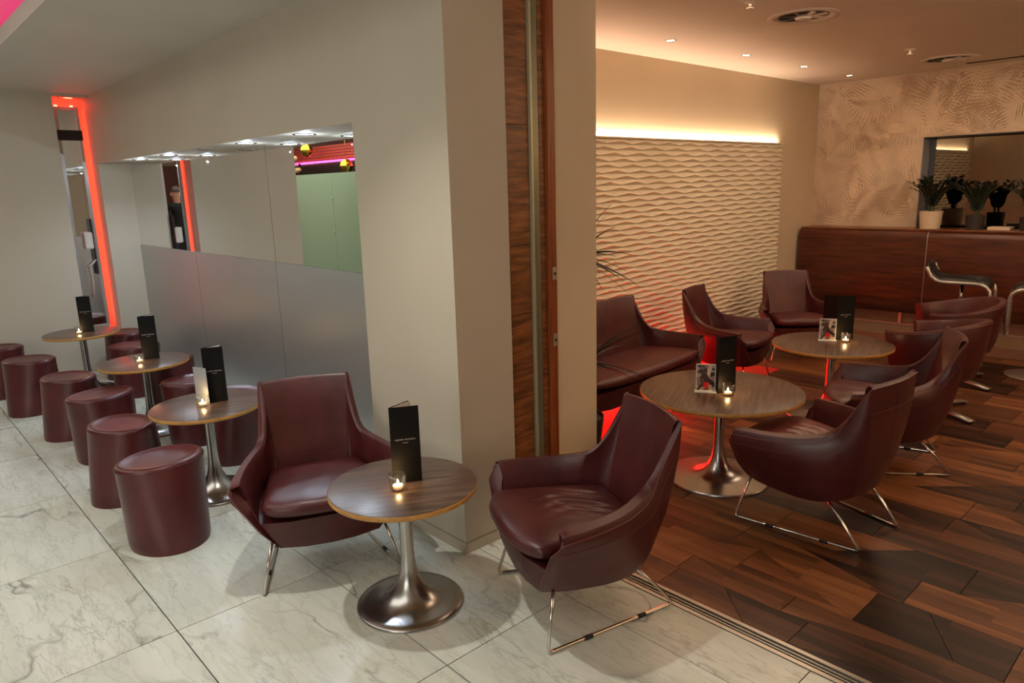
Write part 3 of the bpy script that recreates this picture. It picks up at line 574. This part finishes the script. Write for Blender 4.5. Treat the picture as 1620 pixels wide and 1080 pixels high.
# drum stools: round foot, oval tapering top
def stool_mesh():
    q = MB(); rows = []; n_ = 44
    lev = [(0, .008, .97), (0, .0, .985), (.02, .0, 1), (.10, 0, 1), (.25, 0, 1), (.385, 0, 1), (.398, 0, 1.01), (.405, 0, 1.0), (.412, 0, .975), (.416, 0, .93), (.417, 0, .88), (.411, 0, .82), (.408, 0, .6), (.406, 0, .0001)]
    for z, _, k in lev:
        t_ = z/.41; rx = .205*(1-t_)+.155*t_; ry = .175*(1-t_)+.195*t_
        rows.append([(rx*k*math.cos(2*PI*j/n_), ry*k*math.sin(2*PI*j/n_), z) for j in range(n_)])
    q.grid(rows, close=True); q.add(rows[0], [tuple(range(n_))[::-1]]); return q.mesh('drum', m_leather_s, 60)
s_root = None
SL = [((.905, 3.46), 95, 'frontmost burgundy drum stool with a small tag and scuffed foot'), ((.925, 4.17), 15, 'second burgundy drum stool in the aisle row from the front'),
      ((1.0, 4.93), 100, 'third burgundy drum stool in the aisle row, tapering downwards'), ((.96, 5.60), 20, 'fourth burgundy drum stool in the aisle row from the front'),
      ((.87, 6.47), 35, 'burgundy drum stool standing apart before the farthest table'), ((.76, 7.22), 60, 'dark drum stool at the left frame edge by the far wall'),
      ((1.60, 4.30), 20, 'pink lit drum stool against the steel panel, right of the third menu'), ((1.53, 4.84), 70, 'drum stool behind the third menu, under the steel panel'),
      ((1.62, 5.62), 110, 'drum stool half hidden behind the second menu table'), ((1.60, 6.40), 60, 'drum stool by the steel panel behind the second menu'), ((1.72, 7.1), 20, 'drum stool nearest the red alcove, top glowing red')]
dm = stool_mesh()
sea = MB(); sea.tube([(.02, -.178, .01), (.02, -.186, .2), (.02, -.194, .40)], .0012, 4); sea = sea.mesh('seam', m_pipe)
tagm = B(-.02, -.012, -.182, -.179, .085, .125).mesh('tag', m_paper)
for i, ((x, y), a, lb) in enumerate(SL):
    s_ = thing('drum_stool', lb, 'stool', (x, y, 0), D(a), 'burgundy drum stools'); link('drum', dm, s_)
    q = MB(); n_ = 44; q.tube([(.157*1.008*math.cos(2*PI*j/n_), .196*1.008*math.sin(2*PI*j/n_), .399) for j in range(n_+1)], .002, 4, cap=False); obj('piping', q, m_leather_s, s_)
    if i in (0, 1): link('seam', sea, s_); tg = link('tag', tagm, s_); tg['label'] = 'small pale cloth tag'
scene_front = bpy.data.objects['drum_stool']

# ------------------------------------------------------------------ pedestal tables
def table(label, loc, r, rz, br=.21):
    t_ = thing('pedestal_table', label, 'table', loc, rz, 'round pedestal tables'); q = MB(); q.lathe([(0, .5035), (r-.004, .5035), (r-.001, .5025), (r-.001, .502)], 72); obj('top_surface', q, m_tabletop, t_)
    q = MB(); q.lathe([(r-.001, .5022), (r, .501), (r, .486), (r-.004, .482), (0, .482)], 72); obj('top_edge', q, m_tableedge, t_, sharp=50)
    p = [(0, .482), (.09, .482), (.09, .478), (.026, .474), (.026, .25), (.027, .20), (.031, .16), (.040, .12), (.055, .084), (.075, .056), (.097, .037), (.118, .026), (.14, .0195), (.175, .0155), (br-.004, .0115), (br, .007), (br, .002), (br-.004, 0), (0, 0)]
    q = MB(); q.lathe(p, 64); obj('trumpet_base', q, m_base, t_, sharp=45); return t_
table('front round table with walnut top between two armchairs', (1.41, 2.18, 0), .285, D(-32))
table('third table in the niche row, second nearest the camera', (1.275, 3.845, 0), .285, D(-20)); table('table in the niche row next to last', (1.36, 5.24, 0), .285, D(-20)); table('farthest table in the niche row, by the red alcove', (1.32, 6.82, 0), .285, D(-10))
table('large round table before the sofa, near right armchair beside it', (3.33, 1.97, 0), .43, D(25), .28); table('large round table at the centre of the bar room, before the corner armchair', (4.81, 2.01, 0), .385, D(20), .28)

# menus, candles, photo cards
def text_mesh(s, size):
    c = bpy.data.curves.new('lettering', 'FONT'); c.body = s; c.size = size; c.align_x = 'CENTER'; c.space_character = 1.25; c.extrude = .0001
    o = bpy.data.objects.new('tmp', c); COL.objects.link(o); dg = bpy.context.evaluated_depsgraph_get(); me = bpy.data.meshes.new_from_object(o.evaluated_get(dg)); bpy.data.objects.remove(o); me.materials.clear(); me.materials.append(m_ink); return me
tm1 = text_mesh('HARVEY NICHOLS', .0078); tm2 = text_mesh('THE BAR', .0045)
def menu(label, a, b, fold, paper=True):
    ax, ay = a; bx, by = b; L = math.hypot(bx-ax, by-ay); rz = math.atan2(by-ay, bx-ax); t_ = thing('menu', label, 'menu', (ax, ay, .5036), rz, 'standing black menus'); H = .305
    q = MB(); q.box(0, L, 0, .0014, 0, H); obj('front_cover', q, m_blackmenu, t_)
    fx, fy = math.cos(fold)*L, math.sin(fold)*L
    for nm, off, mt_, L2 in (('back_cover', 0, m_blackmenu, 1), ('inner_page', -.003, m_paper, .96)):
        if nm == 'inner_page' and not paper: continue
        q = MB(); d = Vector((fx, fy, 0))*L2; nn = Vector((-fy, fx, 0)).normalized()*.0014; b0 = Vector((.001, .0016, 0))+Vector((-fy, fx, 0)).normalized()*off; z1_ = H-(0 if mt_ is m_blackmenu else .003)
        if off: b0 += d*.09
        q.add([b0, b0+d, b0+d+nn, b0+nn]+[p+Vector((0, 0, z1_)) for p in (b0, b0+d, b0+d+nn, b0+nn)], [(3, 2, 1, 0), (4, 5, 6, 7), (0, 1, 5, 4), (1, 2, 6, 5), (2, 3, 7, 6), (3, 0, 4, 7)]); obj(nm, q, mt_, t_)
    for me, z_ in ((tm1, .172), (tm2, .160)):
        o = link('lettering', me, t_, (L/2, -.0003, z_)); o.rotation_euler = (PI/2, 0, 0)
    return t_
menu('black folded menu on the front table between the armchairs', (1.383, 2.206), (1.482, 2.153), D(42)); menu('black folded menu on the third table in the niche row', (1.287, 3.87), (1.386, 3.83), D(38))
menu('black folded menu on the niche table next to last', (1.363, 5.279), (1.464, 5.246), D(35)); menu('black folded menu on the farthest niche table, before the red alcove', (1.312, 6.806), (1.408, 6.777), D(30))
menu('black menu on the large table before the sofa', (3.254, 1.938), (3.355, 1.897), D(62), False); menu('black menu on the centre table of the bar room', (4.925, 2.034), (5.018, 1.956), D(110), False)
tag(obj('leaflet', B(-.001, .001, -.05, .05, .0, .2), plain('grey_leaflet', srgb(150, 156, 164), .6), None, (1.272, 3.885, .5036), D(20)), 'pale grey leaflet standing left of the third table menu', 'leaflet')
mg = None
cd = thing('candle_holder', 'lit tealight in a clear glass on the front table', 'candle', (1.368, 2.150, .5036), 0, 'tealights in glasses')
q = MB(); q.lathe([(0, 0), (.028, 0), (.031, .003), (.034, .062), (.0322, .062), (.0292, .006), (0, .0055)], 32); obj('glass', q, m_glass, cd)
q = MB(); q.lathe([(0, .0062), (.0195, .0062), (.0195, .019), (.0188, .019), (0, .0165)], 24); obj('tealight', q, m_wax, cd)
q = MB(); q.lathe([(0, .0175), (.0035, .021), (.0045, .027), (.0025, .036), (0, .043)], 12); obj('flame', q, m_flame, cd)
CN = [((1.250, 3.828), 'lit tealight in a clear glass on the third table of the niche row'), ((1.323, 5.205), 'lit tealight in a clear glass on the niche table next to last'), ((1.293, 6.77), 'lit tealight in a clear glass on the farthest niche table'),
      ((3.262, 1.885), 'lit tealight in a clear glass on the table before the sofa'), ((4.895, 1.955), 'lit tealight in a clear glass on the centre table of the bar room')]
for (x, y), lb in CN: dup(cd, (x, y, .5036), 0, lb, 'tealights in glasses')
for x, y in [(1.368, 2.150)]+[c[0] for c in CN]: light('candle_light', 'POINT', (x, y, .545), .5, (1, .55, .2), .006)
def card(label, a, b):
    L = math.hypot(b[0]-a[0], b[1]-a[1]); rz = math.atan2(b[1]-a[1], b[0]-a[0]); t_ = thing('photo_card', label, 'table card', (a[0], a[1], .5036), rz, 'photo cards on the bar tables')
    q = MB(); q.box(-.006, L+.006, -.018, .022, 0, .007, 0, .001); obj('foot', q, m_acrylic, t_); q = MB(); q.box(0, L, 0, .004, .007, .155); obj('holder', q, m_acrylic, t_)
    mt_ = NT('printed_cocktail_photo'); v = coords(mt_, scale=(1, 1, 1)); vo = mt_.n('ShaderNodeTexVoronoi', i_Scale=45.0); mt_.l(v, vo.inputs['Vector']); bw = mt_.n('ShaderNodeRGBToBW'); mt_.l(vo.outputs['Color'], bw.inputs[0])
    r_ = mt_.ramp(bw.outputs[0], [(.25, srgb(30, 22, 24)), (.45, srgb(92, 60, 56)), (.62, srgb(190, 176, 164)), (.8, srgb(60, 30, 30))]); mt_.l(r_.outputs[0], mt_.b.inputs['Base Color']); mt_.set(Roughness=.4)
    q = MB(); q.box(.005, L-.005, -.0012, -.0002, .012, .15); pr = obj('print', q, mt_.m, t_); q = MB(); q.box(L*.38, L*.66, -.0017, -.0013, .03, .055); q.box(L*.45, L*.6, -.0017, -.0013, .02, .03); obj('red_drink', q, plain('red_print', srgb(190, 34, 34), .4), t_)
card('small photo card in a clear stand on the table before the sofa', (3.205, 2.045), (3.262, 1.960)); card('small photo card in a clear stand on the centre table of the bar room', (4.83, 2.11), (4.888, 2.02))

# ------------------------------------------------------------------ bar stools
def barstool(label, loc, rz, rod=True):
    t_ = thing('bar_stool', label, 'bar stool', loc, rz, 'aluminium bar stools'); q = MB(); q.lathe([(0, 0), (.21, 0), (.21, .006), (.19, .012), (.03, .02), (0, .02)], 40); obj('base_disc', q, m_alu, t_)
    q = MB(); q.lathe([(0, .02), (.024, .02), (.024, .45), (0, .45)], 16); obj('column', q, m_chrome, t_); q = MB(); q.lathe([(0, .45), (.015, .45), (.015, .70), (0, .70)], 16); obj('piston', q, m_chrome, t_)
    pth = [(-.245, .845), (-.235, .81), (-.21, .765), (-.175, .735), (-.14, .723), (-.08, .720), (.1, .720), (.15, .715), (.19, .697), (.215, .667), (.225, .62), (.225, .50), (.225, .36)]
    for sg in (-1, 1): q = MB(); q.bar([(x_, sg*.18, z_) for x_, z_ in pth], .04, .024, (0, 1, 0)); obj('side_frame', q, m_alu, t_)
    q = MB(); q.bar([(.225, -.19, .355), (.225, .19, .355)], .036, .012, (1, 0, 0)); obj('footrest', q, m_alu, t_)
    q = MB(); rows = []
    for x_, z_ in pth[:10]: rows.append([(x_, yy, z_+.016+.026*(1-(yy/.17)**4)) for yy in [(-.165+.33*k/10) for k in range(11)]])
    rows2 = [[(p[0], p[1], p[2]-.035) for p in r_] for r_ in rows]; q.grid(rows); q.grid(rows2)
    for e in (0, -1): q.grid([rows[e], rows2[e]])
    for e in (0, -1): q.grid([[r_[e] for r_ in rows], [r_[e] for r_ in rows2]])
    obj('seat', q, m_seatblack, t_); return t_
barstool('black seated bar stool with aluminium frame at the bar, left one', (6.90, 1.82, 0), D(-82)); barstool('black seated bar stool with aluminium frame at the right frame edge', (6.82, 1.22, 0), D(100))

# ------------------------------------------------------------------ palm behind the wall end
pm = thing('palm_plant', 'spiky leaved palm peeping past the wall end before the wavy panel', 'plant', (2.90, 2.62, 0)); pot(.11, .15, .32, m_darkpot, pm); q = MB(); q.tube([(0, 0, .28), (.01, .01, .8), (0, .02, 1.22)], .02, 8); q.tube([(.03, 0, .28), (.05, -.01, .55)], .016, 8); obj('trunk', q, m_post, pm)
R = random.Random(9); q = MB()
for (cx, cy, cz), nn, L in (((0, .02, 1.22), 40, .40), ((.05, -.01, .62), 26, .42)):
    for k in range(nn):
        a = R.uniform(-1.9, 1.9); el = R.uniform(-.35, 1.1); l_ = L*(1 if abs(a) < 1.2 else .5)*R.uniform(.75, 1.1); pts = []
        for j in range(7):
            s_ = j/6; pts.append(Vector((cx+math.cos(a)*math.cos(el)*l_*s_, cy+math.sin(a)*math.cos(el)*l_*s_, cz+math.sin(el)*l_*s_-.25*l_*s_*s_)))
        sdv = Vector((-math.sin(a)*.75, math.cos(a)*.75, R.uniform(-.8, .8))); rows = [[p-sdv*.016*(1-j/6.05), p+Vector((0, 0, -.002)), p+sdv*.016*(1-j/6.05)] for j, p in enumerate(pts)]; q.grid(rows)
o = obj('leaves', q, m_palm, pm); o['kind'] = 'stuff'

# ------------------------------------------------------------------ guest seen only by double reflection in the alcove mirror
g = thing('person', 'man in black jacket and jeans seen from behind in the niche mirror', 'person', (-.60, .90, 0), D(-90))
def skin(name, pts, edges, mat, parent, root=0, sub=2):
    me = bpy.data.meshes.new(name); me.from_pydata([p[0] for p in pts], edges, []); me.materials.append(mat); o = link(name, me, parent)
    md = o.modifiers.new('Skin', 'SKIN'); lay = me.skin_vertices[0].data
    for i, p in enumerate(pts): r_ = p[1]; lay[i].radius = r_ if isinstance(r_, tuple) else (r_, r_)
    lay[root].use_root = True; sb = o.modifiers.new('Sub', 'SUBSURF'); sb.levels = sub; sb.render_levels = sub
    dg = bpy.context.evaluated_depsgraph_get(); me2 = bpy.data.meshes.new_from_object(o.evaluated_get(dg)); o.modifiers.clear(); o.data = me2; o.data.polygons.foreach_set('use_smooth', [True]*len(me2.polygons)); return o
m_skin = plain('skin', srgb(190, 140, 115), .5); m_jacket = plain('black_wool', srgb(12, 12, 13), .8); m_jeans = plain('blue_denim', srgb(34, 44, 66), .8); m_hair = plain('grey_hair', srgb(96, 88, 80), .7)
skin('body', [((0, 0, 1.50), .06), ((.01, 0, 1.58), .075), ((.02, 0, 1.66), .088), ((.01, 0, 1.72), .075), ((.11, 0, 1.63), .018), ((0, 0, 1.44), .07)], [(0, 1), (1, 2), (2, 3), (1, 4), (0, 5)], m_skin, g)
skin('jacket', [((0, 0, 1.12), (.16, .12)), ((0, 0, .98), (.17, .13)), ((0, 0, 1.3), (.18, .13)), ((0, 0, 1.42), (.15, .1)), ((0, .2, 1.41), .07), ((0, .25, 1.16), .055), ((.16, .20, 1.0), .045), ((0, -.2, 1.41), .07), ((0, -.25, 1.16), .055), ((.16, -.20, 1.0), .045), ((0, 0, .86), (.17, .13))],
     [(0, 1), (0, 2), (2, 3), (3, 4), (4, 5), (5, 6), (3, 7), (7, 8), (8, 9), (1, 10)], m_jacket, g)
skin('jeans', [((0, 0, .92), (.15, .12)), ((0, .09, .82), .09), ((.02, .1, .48), .065), ((0, .1, .1), .05), ((0, -.09, .82), .09), ((.02, -.1, .48), .065), ((0, -.1, .1), .05)], [(0, 1), (1, 2), (2, 3), (0, 4), (4, 5), (5, 6)], m_jeans, g)
for sg in (1, -1):
    skin('shoe', [((-.04, sg*.1, .045), .042), ((.07, sg*.1, .04), .042), ((.17, sg*.1, .03), .03)], [(0, 1), (1, 2)], m_black, g)
    hd = [((.16, sg*.2, 1.0), .03), ((.22, sg*.195, .97), (.036, .016))]; ed = [(0, 1)]
    for k in range(4): hd += [((.27+.01*(k in (1, 2)), sg*(.165+.02*k), .955), .010), ((.30+.012*(k in (1, 2)), sg*(.165+.02*k), .935), .008)]; ed += [(1, 2+2*k), (2+2*k, 3+2*k)]
    hd += [((.22, sg*.155, .955), .011), ((.25, sg*.14, .94), .009)]; ed += [(1, 10), (10, 11)]
    skin('hand', hd, ed, m_skin, g, sub=1)
skin('hair', [((-.02, 0, 1.66), .088), ((-.02, 0, 1.73), .085), ((.04, 0, 1.765), .07)], [(0, 1), (1, 2)], m_hair, g)
for sg in (1, -1):
    q = MB(); q.lathe([(0, -.03), (.014, -.02), (.016, .01), (0, .03)], 10, 0, (.01, sg*.088, 1.64)); obj('ear', q, m_skin, g)
    q = MB(); q.lathe([(0, -.009), (.009, 0), (0, .009)], 10, 0, (.092, sg*.033, 1.67)); obj('eye', q, m_white, g)
tag(obj('added_dark_backdrop', B(-3.2, -.9, -2.95, -2.6, 0, 2.3, .01), m_barwood), 'added dark cabinet as a backdrop at the rear wall outside the view', 'cabinet')  # unseen box added so the mirrored man stands against something dark
